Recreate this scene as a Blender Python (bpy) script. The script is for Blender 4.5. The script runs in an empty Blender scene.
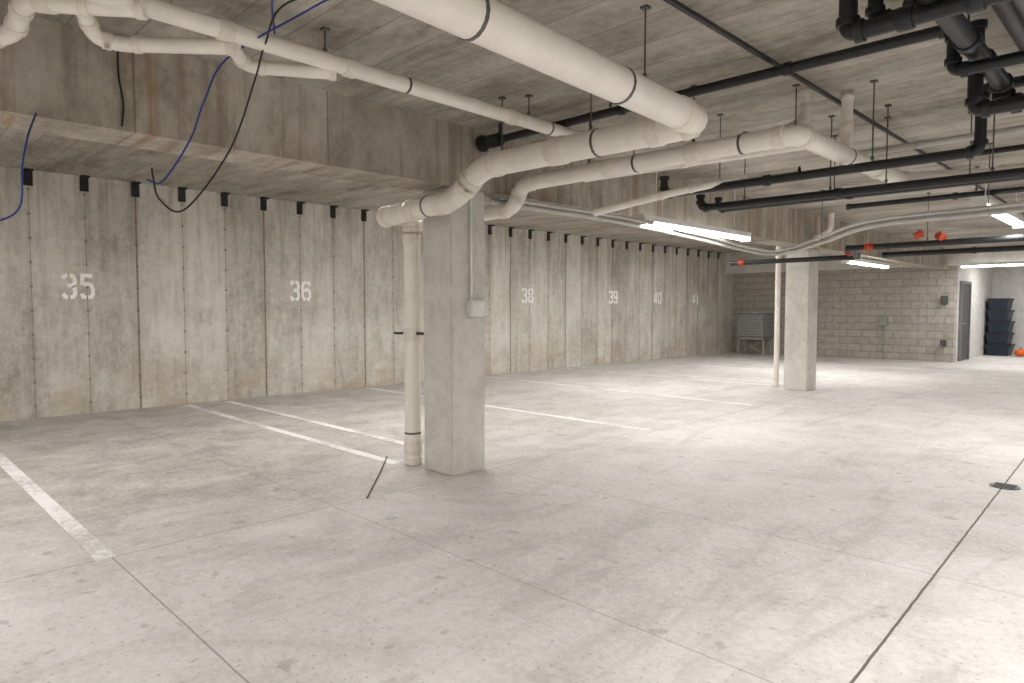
import bpy, bmesh, math, random
from mathutils import Vector, Matrix
random.seed(4)
S=bpy.context.scene
EYE=1.4
S.view_settings.view_transform='Standard'

# ---------------------------------------------------------------- materials
class NT:
    def __init__(s,name):
        s.m=bpy.data.materials.new(name); s.m.use_nodes=True
        s.t=s.m.node_tree; s.b=s.t.nodes['Principled BSDF']
    def n(s,typ,**k):
        x=s.t.nodes.new(typ)
        for a,v in k.items(): setattr(x,a,v)
        return x
    def l(s,a,b): s.t.links.new(a,b)
    def coord(s): return s.n('ShaderNodeTexCoord').outputs['Object']
    def mapping(s,vec,scale=(1,1,1),loc=(0,0,0)):
        m=s.n('ShaderNodeMapping'); m.inputs['Scale'].default_value=scale; m.inputs['Location'].default_value=loc
        s.l(vec,m.inputs['Vector']); return m.outputs['Vector']
    def noise(s,vec,scale,detail=4,rough=.6,dist=0):
        x=s.n('ShaderNodeTexNoise'); x.inputs['Scale'].default_value=scale; x.inputs['Detail'].default_value=min(detail,5)
        x.inputs['Roughness'].default_value=rough; x.inputs['Distortion'].default_value=dist
        s.l(vec,x.inputs['Vector']); return x.outputs['Fac']
    def ramp(s,f,stops):
        r=s.n('ShaderNodeValToRGB'); e=r.color_ramp.elements
        e[0].position=stops[0][0]; e[0].color=(*stops[0][1],1)
        e[1].position=stops[-1][0]; e[1].color=(*stops[-1][1],1)
        for p,c in stops[1:-1]:
            q=e.new(p); q.color=(*c,1)
        s.l(f,r.inputs['Fac']); return r.outputs['Color']
    def mask(s,f,a,b): return s.sep(s.ramp(f,[(a,(0,0,0)),(b,(1,1,1))]))[0]
    def mix(s,f,a,b,mode='MIX'):
        x=s.n('ShaderNodeMix',data_type='RGBA',blend_type=mode)
        for val,i in ((f,0),(a,6),(b,7)):
            if hasattr(val,'is_output'): s.l(val,x.inputs[i])
            else: x.inputs[i].default_value=(*val,1) if isinstance(val,tuple) else val
        return x.outputs[2]
    def math(s,op,a,b=None,c=None):
        x=s.n('ShaderNodeMath',operation=op)
        for i,v in enumerate((a,b,c)):
            if v is None: continue
            if hasattr(v,'is_output'): s.l(v,x.inputs[i])
            else: x.inputs[i].default_value=v
        return x.outputs[0]
    def sep(s,vec):
        x=s.n('ShaderNodeSeparateXYZ'); s.l(vec,x.inputs[0]); return x.outputs
    def comb(s,x,y,z):
        c=s.n('ShaderNodeCombineXYZ')
        for i,v in enumerate((x,y,z)):
            if hasattr(v,'is_output'): s.l(v,c.inputs[i])
            else: c.inputs[i].default_value=v
        return c.outputs[0]
    def line(s,v,centre,w):
        d=s.math('ABSOLUTE',s.math('SUBTRACT',v,centre))
        return s.math('LESS_THAN',d,w)
    def out(s,col,rough=.8,bump=None,bs=.3,dist=.01):
        if hasattr(col,'is_output'): s.l(col,s.b.inputs['Base Color'])
        else: s.b.inputs['Base Color'].default_value=(*col,1)
        if hasattr(rough,'is_output'): s.l(rough,s.b.inputs['Roughness'])
        else: s.b.inputs['Roughness'].default_value=rough
        if bump is not None:
            x=s.n('ShaderNodeBump'); x.inputs['Strength'].default_value=bs; x.inputs['Distance'].default_value=dist
            s.l(bump,x.inputs['Height']); s.l(x.outputs[0],s.b.inputs['Normal'])
        return s.m

def m_simple(name,col,rough=.5,metal=0,var=.12,scale=6):
    k=NT(name); c=k.coord(); f=k.noise(c,scale,3)
    lo=tuple(x*(1-var) for x in col); hi=tuple(min(1,x*(1+var)) for x in col)
    m=k.out(k.ramp(f,[(.3,lo),(.7,hi)]),rough); k.b.inputs['Metallic'].default_value=metal; return m

def m_wall():
    k=NT('formed_concrete_wall'); c=k.coord(); x,y,z=k.sep(c)[:3]
    u=k.math('DIVIDE',k.math('SUBTRACT',y,1.71),.61)
    cell=k.math('FLOOR',u); fr=k.math('FRACT',u)
    wn=k.n('ShaderNodeTexWhiteNoise',noise_dimensions='1D'); k.l(cell,wn.inputs['W'])
    big=k.noise(c,.9,5,.7,.5)
    streak=k.noise(k.mapping(c,(1,3.6,.6)),2.0,5,.7,.4)
    fine=k.noise(c,12,5,.75)
    f=k.math('ADD',k.math('MULTIPLY',big,.36),k.math('MULTIPLY',streak,.36))
    f=k.math('ADD',f,k.math('MULTIPLY',fine,.28))
    f=k.math('ADD',f,k.math('MULTIPLY',k.math('SUBTRACT',wn.outputs['Value'],.5),.09))
    col=k.ramp(f,[(.36,(.35,.32,.27)),(.46,(.52,.49,.43)),(.54,(.635,.61,.545)),(.65,(.74,.715,.66))])
    low=k.math('MAXIMUM',k.math('SUBTRACT',1,k.math('DIVIDE',z,.75)),0)
    lowm=k.math('MULTIPLY',low,k.mask(k.noise(k.mapping(c,(1,.8,1.6)),1.4,4),.48,.62))
    col=k.mix(k.math('MULTIPLY',lowm,.6),col,(.44,.32,.17))
    topm=k.math('MAXIMUM',k.math('DIVIDE',k.math('SUBTRACT',z,1.1),1.9),0)
    runs=k.mask(k.noise(k.mapping(c,(1,5,.25)),1.5,4,.6),.48,.66)
    col=k.mix(k.math('MULTIPLY',k.math('MULTIPLY',topm,runs),.6),col,(.29,.26,.21))
    d=k.math('ABSOLUTE',k.math('SUBTRACT',fr,.5)); d=k.math('SUBTRACT',.5,d)
    alt=k.math('GREATER_THAN',k.math('FRACT',k.math('DIVIDE',k.math('ROUND',u),3)),.5)
    j=k.math('LESS_THAN',d,k.math('ADD',.010,k.math('MULTIPLY',alt,.010)))
    jn=k.math('MULTIPLY',j,k.math('ADD',.38,k.math('MULTIPLY',k.math('ADD',streak,alt),.35)))
    col=k.mix(jn,col,(.17,.135,.095))
    halo=k.math('MULTIPLY',k.math('SUBTRACT',1,k.math('MINIMUM',k.math('DIVIDE',d,.13),1)),k.math('MULTIPLY',k.noise(c,4,3),.45))
    col=k.mix(halo,col,(.38,.31,.23))
    zf=k.math('FRACT',k.math('DIVIDE',z,.305)); dz=k.math('MULTIPLY',k.math('ABSOLUTE',k.math('SUBTRACT',zf,.5)),.305)
    dy=k.math('MULTIPLY',d,.61)
    rr=k.math('SQRT',k.math('ADD',k.math('POWER',dz,2),k.math('POWER',dy,2)))
    rn=k.math('ADD',.008,k.math('MULTIPLY',k.noise(c,5,2),.020))
    col=k.mix(k.math('MULTIPLY',k.math('LESS_THAN',rr,rn),.62),col,(.18,.125,.08))
    return k.out(col,.85,k.math('SUBTRACT',f,k.math('MULTIPLY',j,.4)),.3,.02)

def m_conc(name,lo,mid,hi,stretch=(1,1,1),seam=None,stain=None,sc=2.0,rust=None,seamv=.3):
    k=NT(name); c=k.coord(); x,y,z=k.sep(c)[:3]
    f=k.math('ADD',k.math('MULTIPLY',k.noise(k.mapping(c,stretch),sc,5,.7,.3),.42),k.math('MULTIPLY',k.noise(c,1.1,4,.6,.5),.33))
    f=k.math('ADD',f,k.math('MULTIPLY',k.noise(c,14,5,.75),.25))
    col=k.ramp(f,[(.39,lo),(.49,mid),(.61,hi)])
    if stain:
        sm=k.mask(k.noise(k.mapping(c,(1,5,.3)),1.6,5,.6),.50,.64)
        col=k.mix(k.math('MULTIPLY',sm,.55),col,stain)
    if rust:
        rm=k.mask(k.noise(k.mapping(c,(1,10,.2),(0,3.7,0)),1.3,3,.5),.57,.66)
        col=k.mix(k.math('MULTIPLY',rm,.65),col,rust)
    if seam:
        v={'x':x,'y':y,'z':z}[seam[0]]
        q=k.math('DIVIDE',v,seam[1]); fr=k.math('FRACT',q)
        wn=k.n('ShaderNodeTexWhiteNoise',noise_dimensions='1D'); k.l(k.math('FLOOR',q),wn.inputs['W'])
        col=k.mix(k.math('MULTIPLY',wn.outputs['Value'],seamv),col,tuple(v*.8 for v in lo))
        d=k.math('SUBTRACT',.5,k.math('ABSOLUTE',k.math('SUBTRACT',fr,.5)))
        col=k.mix(k.math('MULTIPLY',k.math('LESS_THAN',d,seam[2]/seam[1]),.5),col,(.12,.10,.07))
    return k.out(col,.85,f,.3,.02)

def m_floor():
    k=NT('slab_concrete_floor'); c=k.coord(); x,y,z=k.sep(c)[:3]
    big=k.noise(c,.5,5,.7,.4); mid=k.noise(c,2.2,5,.75,.5); fine=k.noise(c,24,5,.8)
    f=k.math('ADD',k.math('MULTIPLY',big,.34),k.math('MULTIPLY',mid,.30)); f=k.math('ADD',f,k.math('MULTIPLY',fine,.36))
    col=k.ramp(f,[(.37,(.41,.385,.365)),(.46,(.555,.53,.51)),(.53,(.645,.622,.603)),(.62,(.72,.70,.685))])
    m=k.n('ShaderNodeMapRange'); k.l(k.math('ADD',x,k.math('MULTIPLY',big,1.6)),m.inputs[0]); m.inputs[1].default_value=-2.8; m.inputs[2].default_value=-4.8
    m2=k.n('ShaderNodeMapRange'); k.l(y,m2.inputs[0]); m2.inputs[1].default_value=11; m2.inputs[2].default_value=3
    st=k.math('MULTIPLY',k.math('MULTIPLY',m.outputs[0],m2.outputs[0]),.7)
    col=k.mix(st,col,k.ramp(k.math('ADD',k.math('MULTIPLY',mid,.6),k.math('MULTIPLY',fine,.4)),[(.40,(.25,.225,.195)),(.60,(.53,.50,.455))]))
    sc=k.noise(k.mapping(c,(2.2,.35,1)),1.3,5,.7,1.2); col=k.mix(k.math('MULTIPLY',k.mask(sc,.53,.66),.25),col,(.28,.255,.235))
    pt=k.noise(c,1.1,4,.6,.9); col=k.mix(k.math('MULTIPLY',k.mask(pt,.55,.68),.25),col,(.31,.285,.26))
    sp=k.mask(k.noise(c,8,2,.4),.67,.72)
    col=k.mix(k.math('MULTIPLY',sp,.4),col,(.24,.22,.2))
    sp2=k.mask(k.noise(c,45,1,.3),.68,.73); col=k.mix(k.math('MULTIPLY',sp2,.5),col,(.24,.22,.2))
    wob=k.math('MULTIPLY',k.math('SUBTRACT',k.noise(c,6,2),.5),.008)
    xw=k.math('ADD',x,wob); yw=k.math('ADD',y,wob); xs=k.math('ADD',xw,k.math('MULTIPLY',y,.033))
    js=[k.math('MULTIPLY',k.line(xs,-.742,.006),.9),k.math('MULTIPLY',k.line(xw,-4.22,.005),.5)]
    for yy,a in ((1.03,.5),(2.42,.35),(4.02,.4),(7.7,.4),(11.8,.4),(16,.4)): js.append(k.math('MULTIPLY',k.line(yw,yy,.0045),a))
    j=js[0]
    for q in js[1:]: j=k.math('MAXIMUM',j,q)
    col=k.mix(j,col,(.07,.06,.05))
    rough=k.math('ADD',.5,k.math('MULTIPLY',mid,.4))
    return k.out(col,rough,k.math('SUBTRACT',f,j),.2,.01)

def m_block(name,c1,c2,mort):
    k=NT(name); c=k.coord(); x,y,z=k.sep(c)[:3]
    b=k.n('ShaderNodeTexBrick'); k.l(k.comb(k.math('ADD',x,y),z,0),b.inputs['Vector'])
    b.inputs['Color1'].default_value=(*c1,1); b.inputs['Color2'].default_value=(*c2,1); b.inputs['Mortar'].default_value=(*mort,1)
    b.inputs['Scale'].default_value=1; b.inputs['Brick Width'].default_value=.4; b.inputs['Row Height'].default_value=.2
    b.inputs['Mortar Size'].default_value=.014; b.inputs['Mortar Smooth'].default_value=.2
    f=k.noise(c,9,4,.7)
    col=k.mix(.35,b.outputs['Color'],k.ramp(f,[(.3,tuple(v*.6 for v in c1)),(.7,tuple(min(1,v*1.3) for v in c2))]))
    return k.out(col,.9,k.math('SUBTRACT',f,k.math('MULTIPLY',b.outputs['Fac'],1.5)),.4,.01)

def m_paint(name='worn_white_paint',lo=(.52,.50,.48),hi=(.82,.81,.80)):
    k=NT(name); c=k.coord(); f=k.math('ADD',k.math('MULTIPLY',k.noise(c,18,5,.8),.5),k.math('MULTIPLY',k.noise(c,1.2,4),.5))
    return k.out(k.ramp(f,[(.42,lo),(.53,hi)]),.6)
def m_emit(name,col,st):
    k=NT(name); k.b.inputs['Emission Color'].default_value=(*col,1); k.b.inputs['Emission Strength'].default_value=st
    f=k.noise(k.coord(),3); return k.out(k.ramp(f,[(.3,(.9,.9,.9)),(.7,(1,1,1))]),.4)

WALL=m_wall()
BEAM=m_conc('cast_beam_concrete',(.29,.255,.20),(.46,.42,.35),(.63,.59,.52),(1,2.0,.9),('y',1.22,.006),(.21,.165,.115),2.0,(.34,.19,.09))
COL=m_conc('column_concrete',(.48,.455,.41),(.605,.58,.53),(.72,.70,.65),(1,1,.7))
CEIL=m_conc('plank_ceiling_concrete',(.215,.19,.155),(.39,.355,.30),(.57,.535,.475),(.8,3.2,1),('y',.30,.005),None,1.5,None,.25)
FLOOR=m_floor()
BLOCK=m_block('concrete_block',(.38,.35,.305),(.47,.435,.385),(.25,.225,.195))
WHITEWALL=m_simple('painted_wall_white',(.64,.63,.61),.7)
PVC=m_simple('pvc_white',(.85,.81,.73),.35,0,.06,5)
PVCJ=m_simple('pvc_coupling',(.79,.735,.64),.38,0,.1,9)
IRON=m_simple('black_iron',(.012,.013,.015),.42,0,.3,20)
RUBBER=m_simple('rubber_band_steel',(.13,.125,.12),.35,.5)
GALV=m_simple('galvanised_steel',(.46,.46,.45),.4,.6)
DGREY=m_simple('dark_galvanised',(.14,.14,.145),.45,.5)
GREY=m_simple('grey_conduit',(.50,.49,.46),.5)
RED=m_simple('red_coupling',(.50,.06,.02),.5)
PAINT=m_paint()
NUMP=m_paint('stencil_white_paint',(.95,.95,.93),(1,1,1))
LIGHT=m_emit('fluorescent_tube',(1,.98,.95),14)
WHITE=m_simple('white_enamel',(.72,.72,.70),.4)
BLUE=m_simple('blue_cable',(.012,.04,.22),.45)
BLACKC=m_simple('black_cable',(.012,.012,.014),.5)
NAVY=m_simple('navy_plastic',(.014,.026,.05),.5)
BLACKP=m_simple('black_plastic',(.012,.013,.016),.5)
ORANGE=m_simple('pumpkin_orange',(.75,.13,.015),.5)
DARKDOOR=m_simple('door_dark_grey',(.07,.07,.075),.45)
BOXG=m_simple('box_grey',(.20,.20,.205),.5,.2)
GREENB=m_simple('box_grey_green',(.27,.31,.275),.5)

# ---------------------------------------------------------------- mesh tools
def obj(name,bm,mats,parent=None,smooth=False):
    me=bpy.data.meshes.new(name); bm.normal_update(); bm.to_mesh(me); bm.free()
    for m in (mats if isinstance(mats,(list,tuple)) else [mats]): me.materials.append(m)
    if smooth:
        for p in me.polygons: p.use_smooth=True
        try: me.set_sharp_from_angle(angle=math.radians(40))
        except Exception: pass
    o=bpy.data.objects.new(name,me); S.collection.objects.link(o)
    if parent: o.parent=parent
    return o
def empty(name,loc=(0,0,0)):
    e=bpy.data.objects.new(name,None); S.collection.objects.link(e); return e
def bbox(bm,x0,x1,y0,y1,z0,z1,mi=0,bev=0):
    vs=[bm.verts.new((x,y,z)) for x in(x0,x1) for y in(y0,y1) for z in(z0,z1)]
    fs=[]
    for q in((0,1,3,2),(4,6,7,5),(0,4,5,1),(2,3,7,6),(0,2,6,4),(1,5,7,3)):
        f=bm.faces.new([vs[i] for i in q]); f.material_index=mi; fs.append(f)
    if bev:
        es=list({e for f in fs for e in f.edges})
        r=bmesh.ops.bevel(bm,geom=es,offset=bev,segments=2,affect='EDGES')
        for f in r['faces']: f.material_index=mi
def box(name,x0,x1,y0,y1,z0,z1,mat,parent=None,bev=0):
    bm=bmesh.new(); bbox(bm,x0,x1,y0,y1,z0,z1,0,bev); return obj(name,bm,mat,parent)
def fillet(pts,r,n=6):
    P=[Vector(p) for p in pts]; out=[P[0]]
    for i in range(1,len(P)-1):
        a,b,c=P[i-1],P[i],P[i+1]; d1=(a-b); d2=(c-b)
        l=min(r,d1.length*.48,d2.length*.48)
        p1=b+d1.normalized()*l; p2=b+d2.normalized()*l
        for t in range(n+1):
            t/=n; out.append(p1*(1-t)**2+b*2*t*(1-t)+p2*t*t)
    out.append(P[-1]); return out
def spline(pts,n=8):
    P=[Vector(p) for p in pts]; P=[P[0]*2-P[1]]+P+[P[-1]*2-P[-2]]; out=[]
    for i in range(1,len(P)-2):
        a,b,c,d=P[i-1:i+3]
        for k in range(n):
            t=k/n; out.append(.5*((2*b)+(c-a)*t+(2*a-5*b+4*c-d)*t*t+(3*b-a-3*c+d)*t**3))
    out.append(P[-2]); return out
def tube(bm,pts,r,seg=16,mi=0,radii=None):
    P=[Vector(p) for p in pts]; rings=[]
    T=[(P[min(i+1,len(P)-1)]-P[max(i-1,0)]).normalized() for i in range(len(P))]
    up=Vector((0,0,1)) if abs(T[0].z)<.9 else Vector((1,0,0))
    N=(up-T[0]*up.dot(T[0])).normalized()
    for i,p in enumerate(P):
        N=(N-T[i]*N.dot(T[i])).normalized(); B=T[i].cross(N)
        rr=radii[i] if radii else r
        rings.append([bm.verts.new(p+(N*math.cos(2*math.pi*k/seg)+B*math.sin(2*math.pi*k/seg))*rr) for k in range(seg)])
    for a,b in zip(rings,rings[1:]):
        for k in range(seg):
            f=bm.faces.new((a[k],a[(k+1)%seg],b[(k+1)%seg],b[k])); f.material_index=mi
    for ring,rev in((rings[0],True),(rings[-1],False)):
        f=bm.faces.new(ring[::-1] if rev else ring); f.material_index=mi
def collar(bm,p,d,r,l,mi=1,seg=16):
    p=Vector(p); d=Vector(d).normalized(); q=l/2
    tube(bm,[p-d*q,p-d*(q*.85),p+d*(q*.85),p+d*q],r,seg,mi,[r*.93,r,r,r*.93])
def pipe(name,pts,r,bend=.12,mats=(None,None),fit=1.16,ends=True,couple=(),bands=(),parent=None,seg=18):
    bm=bmesh.new(); tube(bm,fillet(pts,bend),r,seg,0)
    P=[Vector(p) for p in pts]
    for i in range(1,len(P)-1):
        for q in(P[i-1],P[i+1]):
            d=(q-P[i]); l=min(bend,d.length*.48)
            collar(bm,P[i]+d.normalized()*l,d,r*fit,r*1.0,1)
    if ends:
        for a,b in((P[0],P[1]),(P[-1],P[-2])):
            collar(bm,a+(b-a).normalized()*r*.5,b-a,r*fit,r,1)
    for (s,t) in couple:
        a,b=P[s],P[s+1]; collar(bm,a.lerp(b,t),b-a,r*fit,r*1.6,1)
    for (s,t) in bands:
        a,b=P[s],P[s+1]; collar(bm,a.lerp(b,t),b-a,r*1.05,.018,2)
    return obj(name,bm,list(mats)+[RUBBER],parent,True)
def hanger(name,p,r,top,mat=RUBBER):
    bm=bmesh.new(); x,y,z=p
    tube(bm,[(x,y,z+r),(x,y,top)],.005,6)
    bbox(bm,x-.02,x+.02,y-.02,y+.02,top-.012,top)
    collar(bm,(x,y,z+r+.02),(0,0,1),.012,.02,0,6)
    return obj(name,bm,mat,None,True)
def cable(name,pts,r,mat,n=10):
    bm=bmesh.new(); tube(bm,spline(pts,n),r,8); return obj(name,bm,mat,None,True)

# ---------------------------------------------------------------- room shell
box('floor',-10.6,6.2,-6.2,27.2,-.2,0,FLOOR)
box('wall_west',-10.6,-10.3,-6.2,20.6,0,3.34,WALL)
box('wall_north',-10.3,-4.19,20.4,20.7,0,3.3,BLOCK)
box('wall_south',-10.6,6.2,-6.2,-6.0,0,3.3,WHITEWALL)
box('wall_east',6.0,6.2,-6.0,27.2,0,3.3,WHITEWALL)
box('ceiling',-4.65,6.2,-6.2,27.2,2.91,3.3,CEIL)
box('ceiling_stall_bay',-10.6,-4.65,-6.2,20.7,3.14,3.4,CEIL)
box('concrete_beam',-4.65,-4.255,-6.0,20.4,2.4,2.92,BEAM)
box('concrete_beam',-10.3,5.9,19.85,20.4,2.5,3.2,COL)
box('wall_corridor_west',-4.45,-4.19,20.7,25.2,0,2.92,WHITEWALL)
box('wall_corridor_north',-4.45,1.0,25.2,25.4,0,2.92,WHITEWALL)
box('wall_corridor_east',.8,1.0,20.4,25.2,0,2.92,WHITEWALL)

# ---------------------------------------------------------------- columns
def column(x0,x1,y0,y1,z1=2.4):
    bm=bmesh.new(); bbox(bm,x0,x1,y0,y1,0,z1,0,.012); return obj('concrete_column',bm,COL)
column(-4.635,-4.255,3.548,3.928)
column(-4.85,-4.45,11.5,11.9)
column(-4.85,-4.45,-4.9,-4.5)

# ---------------------------------------------------------------- parking lines
def stall(y,x0,x1,w=.1):
    bm=bmesh.new(); bbox(bm,x0,x1,y-w/2,y+w/2,0,.003); obj('parking_stall_line',bm,PAINT)
for y,x1 in((1.0,-4.21),(3.5,-4.98),(4.08,-5.4),(6.52,-4.3),(9.3,-4.4),(11.95,-5.2),(12.4,-5.2),(14.9,-4.4),(17.6,-4.4)):
    stall(y,-10.15,x1)

# ---------------------------------------------------------------- stencil numbers
D={
'3':[[(0,.82),(.06,.96),(.2,1)],[(.3,1),(.46,.96),(.52,.82),(.52,.66),(.42,.54),(.2,.52)],[(.42,.5),(.52,.36),(.52,.16),(.44,.03),(.3,0)],[(.2,0),(.06,.04),(0,.18)]],
'5':[[(.52,1),(.04,1),(.04,.56)],[(.1,.58),(.3,.64),(.46,.56),(.52,.4),(.52,.18),(.44,.03),(.3,0)],[(.2,0),(.06,.04),(0,.18)]],
'6':[[(.22,1),(.08,.94),(0,.8),(0,.2),(.08,.05),(.2,0)],[(.3,1),(.45,.95),(.52,.82)],[(.3,0),(.46,.05),(.52,.2),(.52,.4),(.44,.53),(.3,.57),(.1,.52)]],
'8':[[(.22,1),(.06,.94),(0,.8),(0,.66),(.08,.55),(.22,.52)],[(.3,1),(.46,.94),(.52,.8),(.52,.66),(.44,.55),(.3,.52)],[(.22,.48),(.06,.42),(0,.3),(0,.16),(.08,.04),(.22,0)],[(.3,.48),(.46,.42),(.52,.3),(.52,.16),(.44,.04),(.3,0)]],
'9':[[(.3,0),(.44,.06),(.52,.2),(.52,.8),(.44,.95),(.32,1)],[(.22,0),(.07,.05),(0,.18)],[(.22,1),(.06,.95),(0,.8),(0,.6),(.08,.47),(.22,.43),(.42,.48)]],
'4':[[(.4,0),(.4,1)],[(.34,1),(0,.36),(0,.26),(.34,.26)],[(.46,.26),(.56,.26)]],
'0':[[(.22,1),(.06,.94),(0,.8),(0,.2),(.06,.06),(.22,0)],[(.32,1),(.46,.94),(.52,.8),(.52,.2),(.46,.06),(.32,0)]],
'1':[[(.1,.84),(.26,1),(.26,.06)],[(.06,0),(.46,0)]],
'7':[[(0,1),(.52,1),(.2,0)]]}
def stencil(txt,yc,zc,h=.29):
    bm=bmesh.new(); w=h*.86; tot=.52*len(txt)+.24*(len(txt)-1); t=.185
    for i,ch in enumerate(txt):
        ox=-tot/2+i*.82
        for line in D[ch]:
            P=[Vector((p[0]+ox,p[1]-.5)) for p in line]; L=[]
            for k,p in enumerate(P):
                d=(P[min(k+1,len(P)-1)]-P[max(k-1,0)]).normalized(); n=Vector((-d.y,d.x))
                d0=(P[k]-P[k-1]).normalized() if k else d
                q=max(.6,abs(d.dot(d0))); L.append((p+n*t*.5/q,p-n*t*.5/q))
            V=[[bm.verts.new((-10.297,yc+q.x*w,zc+q.y*h)) for q in pr] for pr in L]
            for a,b in zip(V,V[1:]): bm.faces.new((a[0],a[1],b[1],b[0]))
    for f in bm.faces:
        f.normal_update()
        if f.normal.x<0: f.normal_flip()
    obj('stencilled_stall_number',bm,NUMP)
for t,y in(('35',2.21),('36',5.36),('37',8.35),('38',10.78),('39',13.95),('40',16.0),('41',18.05)):
    stencil(t,y,1.69)

# ---------------------------------------------------------------- wall brackets
k=-6
while 1.71+.61*k<20.2:
    y=1.71+.61*k
    bm=bmesh.new()
    bbox(bm,-10.30,-10.285,y-.05,y+.05,2.94,3.13,0,.003)
    bbox(bm,-10.30,-10.20,y-.05,y+.05,3.115,3.14,0,.003)
    bbox(bm,-10.29,-10.27,y-.02,y+.02,2.98,3.02)
    obj('wall_angle_bracket',bm,IRON); k+=1

# ---------------------------------------------------------------- PVC drain pipes
PV=(PVC,PVCJ)
pipe('white_drain_pipe',[(-1.60,-3,2.50),(-1.985,3.44,2.46),(-2.06,3.42,2.44),(-3.72,3.40,2.45),(-4.02,3.40,2.24),(-4.98,3.40,2.20)],.085,.16,PV,1.1,
     bands=[(0,.725),(0,.88),(2,.35),(2,.9),(4,.35)],couple=[(2,.55),(4,.55)])
pipe('white_drain_stack',[(-4.86,3.38,2.20),(-4.86,3.60,2.20),(-4.86,3.60,0)],.072,.12,PV,1.12,
     couple=[(1,.08),(1,.47),(1,.93)],bands=[(1,.87)])
bm=bmesh.new(); z0=1.18
collar(bm,(-4.86,3.60,z0),(0,0,1),.079,.02,0,20)
bbox(bm,-4.99,-4.93,3.585,3.615,z0-.012,z0+.012); bbox(bm,-4.79,-4.68,3.585,3.615,z0-.012,z0+.012)
bbox(bm,-5.0,-4.9,3.50,3.53,z0-.01,z0+.01); obj('pipe_riser_clamp',bm,IRON)
pipe('white_drain_stack',[(-4.73,3.78,2.3),(-4.73,3.78,0)],.03,.1,PV,couple=[(0,.5),(0,.9)])
pipe('white_vent_pipe',[(-3.33,-.5,2.77),(-3.33,4.4,2.71)],.045,.1,PV,couple=[(0,.3),(0,.38),(0,.52),(0,.78)],bands=[(0,.6),(0,.86)])
pipe('white_vent_pipe',[(-4.20,.30,2.72),(-4.05,.47,2.65),(-3.95,.62,2.69),(-3.66,.62,2.76),(-3.50,.74,2.73),(-3.30,1.0,2.73)],.042,.08,PV)
pipe('white_vent_pipe',[(-3.52,.78,2.80),(-3.71,.90,2.69),(-3.69,1.0,2.68),(-3.36,1.42,2.69)],.036,.08,PV)
pipe('white_vent_pipe',[(-3.36,1.40,2.70),(-3.55,1.56,2.68),(-3.36,1.98,2.70)],.036,.08,PV)
pipe('white_drain_pipe',[(-1.70,6.3,2.47),(-1.70,4.15,2.46),(-4.02,4.15,2.46),(-4.14,4.15,2.26),(-5.6,4.15,2.24)],.063,.10,PV,1.14,couple=[(0,.3),(1,.3),(1,.6)],bands=[(1,.5),(1,.15),(0,.6)])
pipe('white_drain_pipe',[(-1.70,6.25,2.47),(-1.2,6.75,2.50),(.5,6.75,2.55)],.06,.12,PV,1.14)
pipe('white_vent_pipe',[(-1.78,4.62,2.50),(-3.7,4.6,2.53)],.035,.12,PV,couple=[(0,.5)])
pipe('white_vent_pipe',[(-2.0,4.95,2.40),(-2.5,4.95,2.40),(-2.9,4.75,2.33),(-3.6,4.6,2.22)],.03,.12,PV)
pipe('white_vent_pipe',[(-1.70,5.0,2.46),(-1.70,5.0,2.91)],.038,.1,PV,couple=[(0,.45),(0,.93)])
pipe('white_vent_pipe',[(-2.05,4.2,2.48),(-1.98,4.5,2.56),(-1.9,4.78,2.70),(-1.9,4.78,2.91)],.036,.12,PV)
pipe('white_drain_stack',[(-5.1,11.78,3.12),(-5.1,11.78,0)],.045,.1,PV,couple=[(0,.4),(0,.95)])
pipe('white_vent_pipe',[(-3.9,10.9,2.88),(-3.9,10.9,2.62),(-4.15,10.9,2.5)],.04,.08,PV)

# ---------------------------------------------------------------- black iron pipes
IR=(IRON,IRON)
pipe('black_iron_pipe',[(-4.12,3.85,2.78),(-.85,3.95,2.79),(-.85,3.95,2.575),(.6,3.95,2.575)],.03,.05,IR,1.3,couple=[(0,.4),(0,.75)])
pipe('black_iron_pipe',[(-1.75,-2,2.85),(-1.78,14,2.85)],.016,.05,IR,1.3)
pipe('black_iron_pipe',[(-3.1,4.9,2.5),(-3.1,4.9,2.35),(-.9,4.9,2.35),(-.9,4.9,2.72),(.8,4.9,2.72)],.032,.05,IR,1.3,couple=[(1,.4)])
pipe('black_iron_pipe',[(-3.1,5.5,2.42),(-3.1,5.5,2.3),(.8,5.6,2.3)],.032,.05,IR,1.3,couple=[(1,.3),(1,.7)])
pipe('black_iron_pipe',[(-3.3,6.2,2.5),(-3.3,6.2,2.38),(.8,6.2,2.38)],.03,.05,IR,1.3,couple=[(1,.3)])
pipe('black_iron_pipe',[(-1.08,3.16,2.91),(-1.08,3.16,2.60),(.8,3.16,2.60)],.038,.05,IR,1.3,couple=[(1,.12),(1,.25)])
pipe('black_iron_pipe',[(-1.02,3.32,2.91),(-1.02,3.32,2.68),(.8,3.32,2.68)],.032,.05,IR,1.3)
pipe('black_iron_pipe',[(-.98,3.62,2.80),(.8,3.62,2.80)],.05,.05,IR,1.25,couple=[(0,.15),(0,.3)])
pipe('black_iron_pipe',[(-.76,2.9,2.66),(-.76,4.7,2.66),(-.76,4.7,2.55),(.6,4.7,2.55)],.045,.06,IR,1.25,couple=[(0,.5),(0,.7)])
pipe('black_iron_pipe',[(-.82,4.3,2.91),(-.82,4.3,2.45),(.5,4.3,2.45)],.036,.05,IR,1.3)
pipe('black_iron_pipe',[(-2.2,7.2,2.78),(.8,7.2,2.78)],.026,.05,IR,1.3,couple=[(0,.5)])
pipe('black_iron_pipe',[(-2.9,8.6,2.62),(.8,8.6,2.62)],.03,.05,IR,1.3,couple=[(0,.3)])
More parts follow.
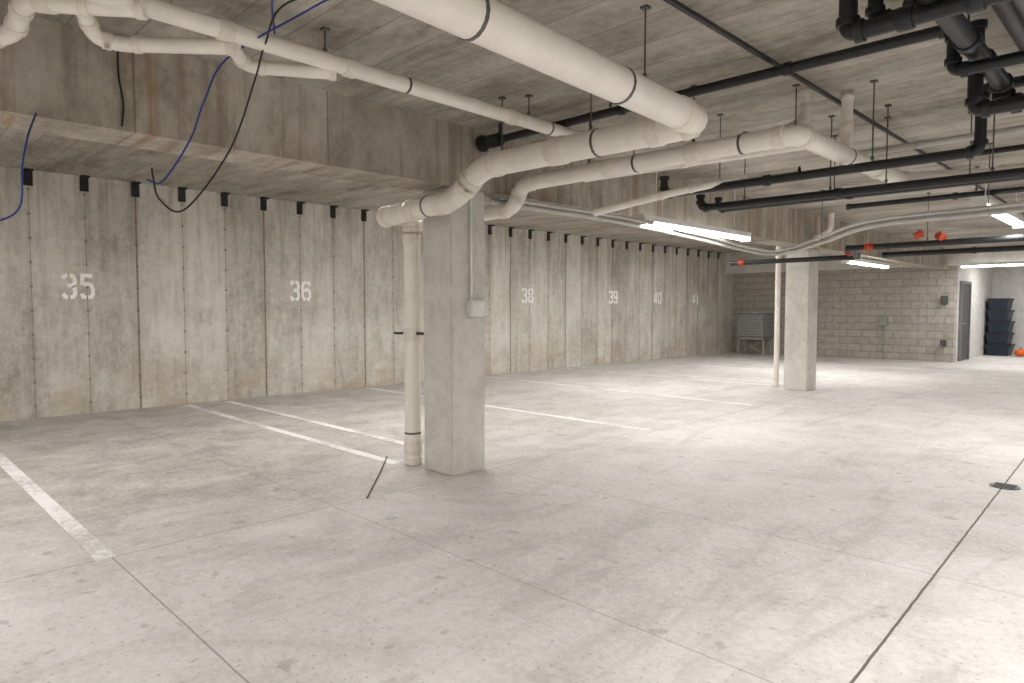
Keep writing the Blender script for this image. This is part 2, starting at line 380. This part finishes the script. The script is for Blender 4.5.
pipe('black_sprinkler_pipe',[(-3.4,10.1,2.25),(.8,10.1,2.25)],.04,.05,IR,1.2,couple=[(0,.5)])
pipe('black_sprinkler_pipe',[(-5.7,11.2,2.2),(-3.6,11.2,2.2),(-3.4,10.2,2.25)],.04,.1,IR,1.2)
pipe('black_sprinkler_pipe',[(-4.2,14.5,2.45),(.8,14.5,2.45)],.05,.1,IR,1.2,couple=[(0,.3)])
for p,d in(((-3.5,10.5,2.22),(.2,-1,.05)),((-3.1,10.1,2.25),(1,0,0)),((-5.5,11.2,2.2),(1,0,0)),((-2.5,10.1,2.37),(1,.3,.5)),((-2.25,10.1,2.33),(1,-1,-.5))):
    bm=bmesh.new(); collar(bm,p,d,.044,.09,0)
    d=Vector(d).normalized()
    for q in(-.045,.045): collar(bm,Vector(p)+d*q,d,.050,.018,0)
    bbox(bm,p[0]-.008,p[0]+.008,p[1]-.008,p[1]+.008,p[2]+.03,p[2]+.07); obj('red_pipe_coupling',bm,RED,None,True)
bm=bmesh.new(); collar(bm,(-4.05,3.85,2.78),(1,0,0),.055,.14,0); tube(bm,[(-3.98,3.85,2.78),(-3.98,3.85,2.9)],.02,8); collar(bm,(-4.0,3.85,2.66),(0,0,1),.05,.05,0)
collar(bm,(-4.2,3.85,2.78),(1,0,0),.07,.03,0); obj('black_gate_valve',bm,IRON,None,True)

# ---------------------------------------------------------------- conduits & cables
for dx,dz,r in((0,0,.024),(.06,.035,.02),(-.05,.045,.018)):
    pts=[(-4.30,4.03,2.33),(-4.12,4.5,2.29),(-3.98,5.4,2.26),(-4.2,7.4,2.25),(-4.45,9.2,2.23),(-4.3,10.0,2.22),(-3.3,8.9,2.24),(-2.3,7.7,2.27),(-1.2,7.5,2.28),(.6,7.4,2.30)]
    cable('grey_flexible_conduit',[(x+dx,y+dx,z+dz) for x,y,z in pts],r,GREY)
pipe('grey_conduit_pipe',[(-2.1,6.1,2.7),(.8,6.1,2.7)],.028,.05,(GREY,GREY),1.2,couple=[(0,.2),(0,.5),(0,.8)])
for x,z in((-.62,2.80),(-.50,2.70)):
    bm=bmesh.new(); n=220; P=[(x,2.4+i*.02,z) for i in range(n)]
    tube(bm,P,.05,12,0,[.046+.006*(i%2) for i in range(n)]); obj('corrugated_grey_duct',bm,DGREY,None,True)
cable('blue_cable',[(-2.5,1.9,2.89),(-2.85,1.71,2.87),(-3.075,1.62,2.82),(-3.45,1.42,2.66),(-3.6,1.36,2.47),(-3.7,1.32,2.28),(-3.75,1.2,2.06),(-3.73,1.12,2.05)],.005,BLUE)
cable('black_cable',[(-2.6,1.8,2.87),(-3.05,1.55,2.85),(-3.3,1.548,2.72),(-3.45,1.561,2.587),(-3.6,1.486,2.24),(-3.7,1.29,1.92),(-3.68,1.16,1.95),(-3.66,1.124,2.06),(-3.66,1.12,2.1)],.005,BLACKC)
cable('blue_cable',[(-4.24,.75,2.41),(-4.05,.68,2.25),(-4.0,.644,2.09),(-4.0,.631,1.9),(-4.0,.55,1.82),(-4.02,.4,1.80)],.005,BLUE)
cable('black_cable',[(-4.245,1.139,2.88),(-4.245,1.14,2.7),(-4.245,1.16,2.55),(-4.245,1.15,2.42)],.005,BLACKC)
cable('blue_cable',[(-2.2,1.2,2.89),(-2.6,1.35,2.84),(-3.0,1.45,2.83),(-3.3,1.6,2.79)],.005,BLUE)
bm=bmesh.new(); bbox(bm,-4.255,-4.18,3.70,3.86,1.33,1.47,0,.006); bbox(bm,-4.18,-4.172,3.71,3.85,1.34,1.46,0,.003)
tube(bm,[(-4.235,3.75,1.47),(-4.235,3.75,2.36)],.011,8); obj('electrical_junction_box',bm,WHITE,None,True)

# ---------------------------------------------------------------- strip lights
def strip(x,y0,y1,z,top,power,alongx=False):
    e=empty('fluorescent_strip_light')
    bm=bmesh.new()
    if not alongx:
        bbox(bm,x-.06,x+.06,y0,y1,z+.02,z+.08,0,.006)
        bbox(bm,x-.07,x+.07,y0-.02,y0,z-.03,z+.085); bbox(bm,x-.07,x+.07,y1,y1+.02,z-.03,z+.085)
        ends=[(x,y0+.3),(x,y1-.3)]
    else:
        bbox(bm,y0,y1,x-.06,x+.06,z+.02,z+.08,0,.006); ends=[(y0+.3,x),(y1-.3,x)]
    for ex,ey in ends: tube(bm,[(ex,ey,z+.08),(ex,ey,top)],.006,6)
    obj('housing',bm,WHITE,e)
    bm=bmesh.new()
    for o in(-.035,.035):
        if not alongx: tube(bm,[(x+o,y0+.02,z),(x+o,y1-.02,z)],.019,6)
        else: tube(bm,[(y0+.02,x+o,z),(y1-.02,x+o,z)],.019,6)
    obj('tubes',bm,LIGHT,e,True)
    L=bpy.data.lights.new('lamp','AREA'); L.shape='RECTANGLE'; L.energy=power; L.color=(1,.975,.95)
    L.size=.12; L.size_y=(y1-y0)-.05
    o=bpy.data.objects.new('lamp',L); S.collection.objects.link(o); o.parent=e
    if alongx: L.size,L.size_y=L.size_y,L.size; o.location=((y0+y1)/2,x,z-.025)
    else: o.location=(x,(y0+y1)/2,z-.025)
PW=86
strip(-4.0,5.87,8.23,2.29,2.91,PW*.38)
strip(-4.52,13.4,15.8,2.28,2.4,PW*.4)
strip(-4.0,-3.4,-1.0,2.29,2.91,PW*.75)
for y,f in((-4,1.5),(1.5,1.6),(7,1.2),(12.5,1.0)): strip(.9,y,y+2.4,2.6,2.91,PW*f)
for y,f in((-1.5,.8),(3.6,.9),(8.8,1.05),(14,1.05)): strip(-6.6,y,y+2.4,2.95,3.14,PW*f)  # unseen fixtures behind the beam, added to light the stall bay
strip(-1.5,8.2,10.6,2.45,2.91,PW*.3)
strip(19.5,-3.9,-1.5,2.42,2.5,PW*.5,True)
strip(22.5,-3.6,-1.2,2.7,2.92,PW*.8,True)

# ---------------------------------------------------------------- hangers
for p,r in(((-1.85,1.2,2.475),.085),((-1.955,2.9,2.465),.085),((-3.33,1.9,2.73),.045),((-3.33,3.5,2.72),.045),((-2.7,3.41,2.445),.085),((-3.5,3.4,2.45),.085),
           ((-2.4,4.15,2.46),.063),((-3.3,4.15,2.46),.063),((-1.5,4.9,2.35),.032),((-2.6,4.9,2.35),.032),((-1.6,5.55,2.3),.032),((-2.7,5.53,2.3),.032),
           ((-1.7,5.9,2.47),.063),((-2.2,6.2,2.38),.03),((-2.4,10.1,2.25),.04),((-3.3,8.9,2.24),.03),((-1.3,7.5,2.27),.03),((-2.9,3.88,2.78),.03),
           ((-1.2,6.2,2.38),.03),((-2.0,5.55,2.3),.03),((-1.9,4.62,2.5),.035),((-3.2,4.6,2.5),.035),((-.95,5.58,2.3),.032),((-1.6,8.6,2.62),.03),((-.76,3.8,2.66),.045)):
    hanger('pipe_hanger_rod',p,r,2.91)

# ---------------------------------------------------------------- far end
e=empty('condenser_unit')
bm=bmesh.new(); bbox(bm,-9.65,-8.75,19.35,19.95,.52,1.26,0,.02); obj('cabinet',bm,BOXG,e)
bm=bmesh.new()
for i in range(14): bbox(bm,-9.6,-8.8,19.335,19.35,.58+i*.046,.60+i*.046)
for i in range(10): bbox(bm,-8.75,-8.735,19.4,19.9,.58+i*.065,.60+i*.065)
tube(bm,[(-9.2,19.65,1.26),(-9.2,19.65,1.29)],.24,20); obj('grille',bm,GALV,e)
bm=bmesh.new()
for x in(-9.6,-8.8):
    for y in(19.4,19.9): bbox(bm,x-.02,x+.02,y-.02,y+.02,0,.52)
for y in(19.4,19.9): bbox(bm,-9.62,-8.78,y-.02,y+.02,.47,.52)
tube(bm,[(-9.6,19.4,.05),(-8.8,19.4,.45)],.012,6); tube(bm,[(-8.8,19.4,.05),(-9.6,19.4,.45)],.012,6)
tube(bm,[(-8.8,19.4,.05),(-8.8,19.9,.45)],.012,6); obj('stand',bm,GALV,e)
def wallbox(name,x,z,w,h,mat,cond=None):
    bm=bmesh.new(); bbox(bm,x-w/2,x+w/2,20.28,20.4,z-h/2,z+h/2,0,.01); bbox(bm,x-w/2+.02,x+w/2-.02,20.27,20.28,z-h/2+.02,z+h/2-.02)
    if cond: tube(bm,[(x,20.36,cond[0]),(x,20.36,cond[1])],.015,8)
    obj(name,bm,mat,None)
wallbox('electrical_wall_box',-5.85,1.05,.22,.26,GREENB,(0,.92))
wallbox('wall_switch_box',-4.4,1.62,.14,.22,DARKDOOR)
wallbox('wall_switch_box',-4.4,.5,.12,.16,DARKDOOR)
e=empty('door_1')
box('leaf',-4.19,-4.15,21.0,21.9,0.01,2.05,DARKDOOR,e)
bm=bmesh.new(); bbox(bm,-4.19,-4.12,20.92,21.0,0,2.13); bbox(bm,-4.19,-4.12,21.9,21.98,0,2.13); bbox(bm,-4.19,-4.12,21.0,21.9,2.05,2.13); obj('frame',bm,BOXG,e)
bm=bmesh.new(); tube(bm,[(-4.15,21.1,1.0),(-4.08,21.1,1.0),(-4.08,21.22,1.0)],.012,8); obj('handle',bm,GALV,e)
e=empty('storage_tote_stack')
z=0
for i in range(5):
    x=-3.82+random.uniform(-.035,.035); w=.29-.012*i; y=24.5; h=.34
    bm=bmesh.new(); v=[]
    for zz,s in((z,.84),(z+h-.06,1.0)):
        v.append([bm.verts.new((x+a*w*s,y+b*.40*s,zz)) for a,b in((-1,-1),(1,-1),(1,1),(-1,1))])
    bm.faces.new(v[0][::-1]); bm.faces.new(v[1])
    for q in range(4): bm.faces.new((v[0][q],v[0][(q+1)%4],v[1][(q+1)%4],v[1][q]))
    bbox(bm,x-w-.025,x+w+.025,y-.43,y+.43,z+h-.06,z+h,1,.012)
    bbox(bm,x-.12,x+.12,y-.42,y-.36,z+h*.5,z+h*.6,1)
    obj('tote_%d'%(i+1),bm,[NAVY,BLACKP],e); z+=h
bm=bmesh.new()
def pumpk(bm,cx,cy,r):
    rings=[]
    for i in range(1,10):
        ph=math.pi*i/10
        rings.append([bm.verts.new((cx+r*math.sin(ph)*math.cos(t*2*math.pi/32)*(1-.08*abs(math.sin(t*math.pi/4))),cy+r*math.sin(ph)*math.sin(t*2*math.pi/32)*(1-.08*abs(math.sin(t*math.pi/4))),r*.82-r*.82*math.cos(ph)*(.98 if i<9 else .9))) for t in range(32)])
    for a,b in zip(rings,rings[1:]):
        for t in range(32): bm.faces.new((a[t],a[(t+1)%32],b[(t+1)%32],b[t]))
    bm.faces.new(rings[0][::-1]); bm.faces.new(rings[-1])
    tube(bm,[(cx,cy,r*1.55),(cx,cy,r*1.8),(cx+.03,cy,r*2)],.02,8,1)
pumpk(bm,-3.30,24.2,.14); obj('pumpkin',bm,[ORANGE,GREENB],None,True)
bm=bmesh.new(); collar(bm,(-.94,6.42,.004),(0,0,1),.10,.008,0,28)
for i in range(-4,5): bbox(bm,-.94-.07,-.94+.07,6.42+i*.018-.003,6.42+i*.018+.003,.008,.012)
obj('floor_drain',bm,RUBBER,None,True)
cable('loose_wire',[(-4.2,2.69,.007),(-4.58,3.02,.007),(-4.93,3.32,.007),(-5.27,3.6,.007)],.005,BLACKC,6)

# ---------------------------------------------------------------- camera
cam=bpy.data.cameras.new('camera'); co=bpy.data.objects.new('camera',cam); S.collection.objects.link(co)
cam.sensor_width=36; cam.lens=670/1024*36; cam.clip_start=.05
co.location=(0,0,EYE)
th=math.atan(33/670)
fwd=Vector((-math.cos(th)*.7071,math.cos(th)*.7071,-math.sin(th)))
co.rotation_euler=fwd.to_track_quat('-Z','Y').to_euler()
S.camera=co
w=bpy.data.worlds.new('world'); S.world=w; w.use_nodes=True; w.node_tree.nodes['Background'].inputs[0].default_value=(.02,.02,.02,1)
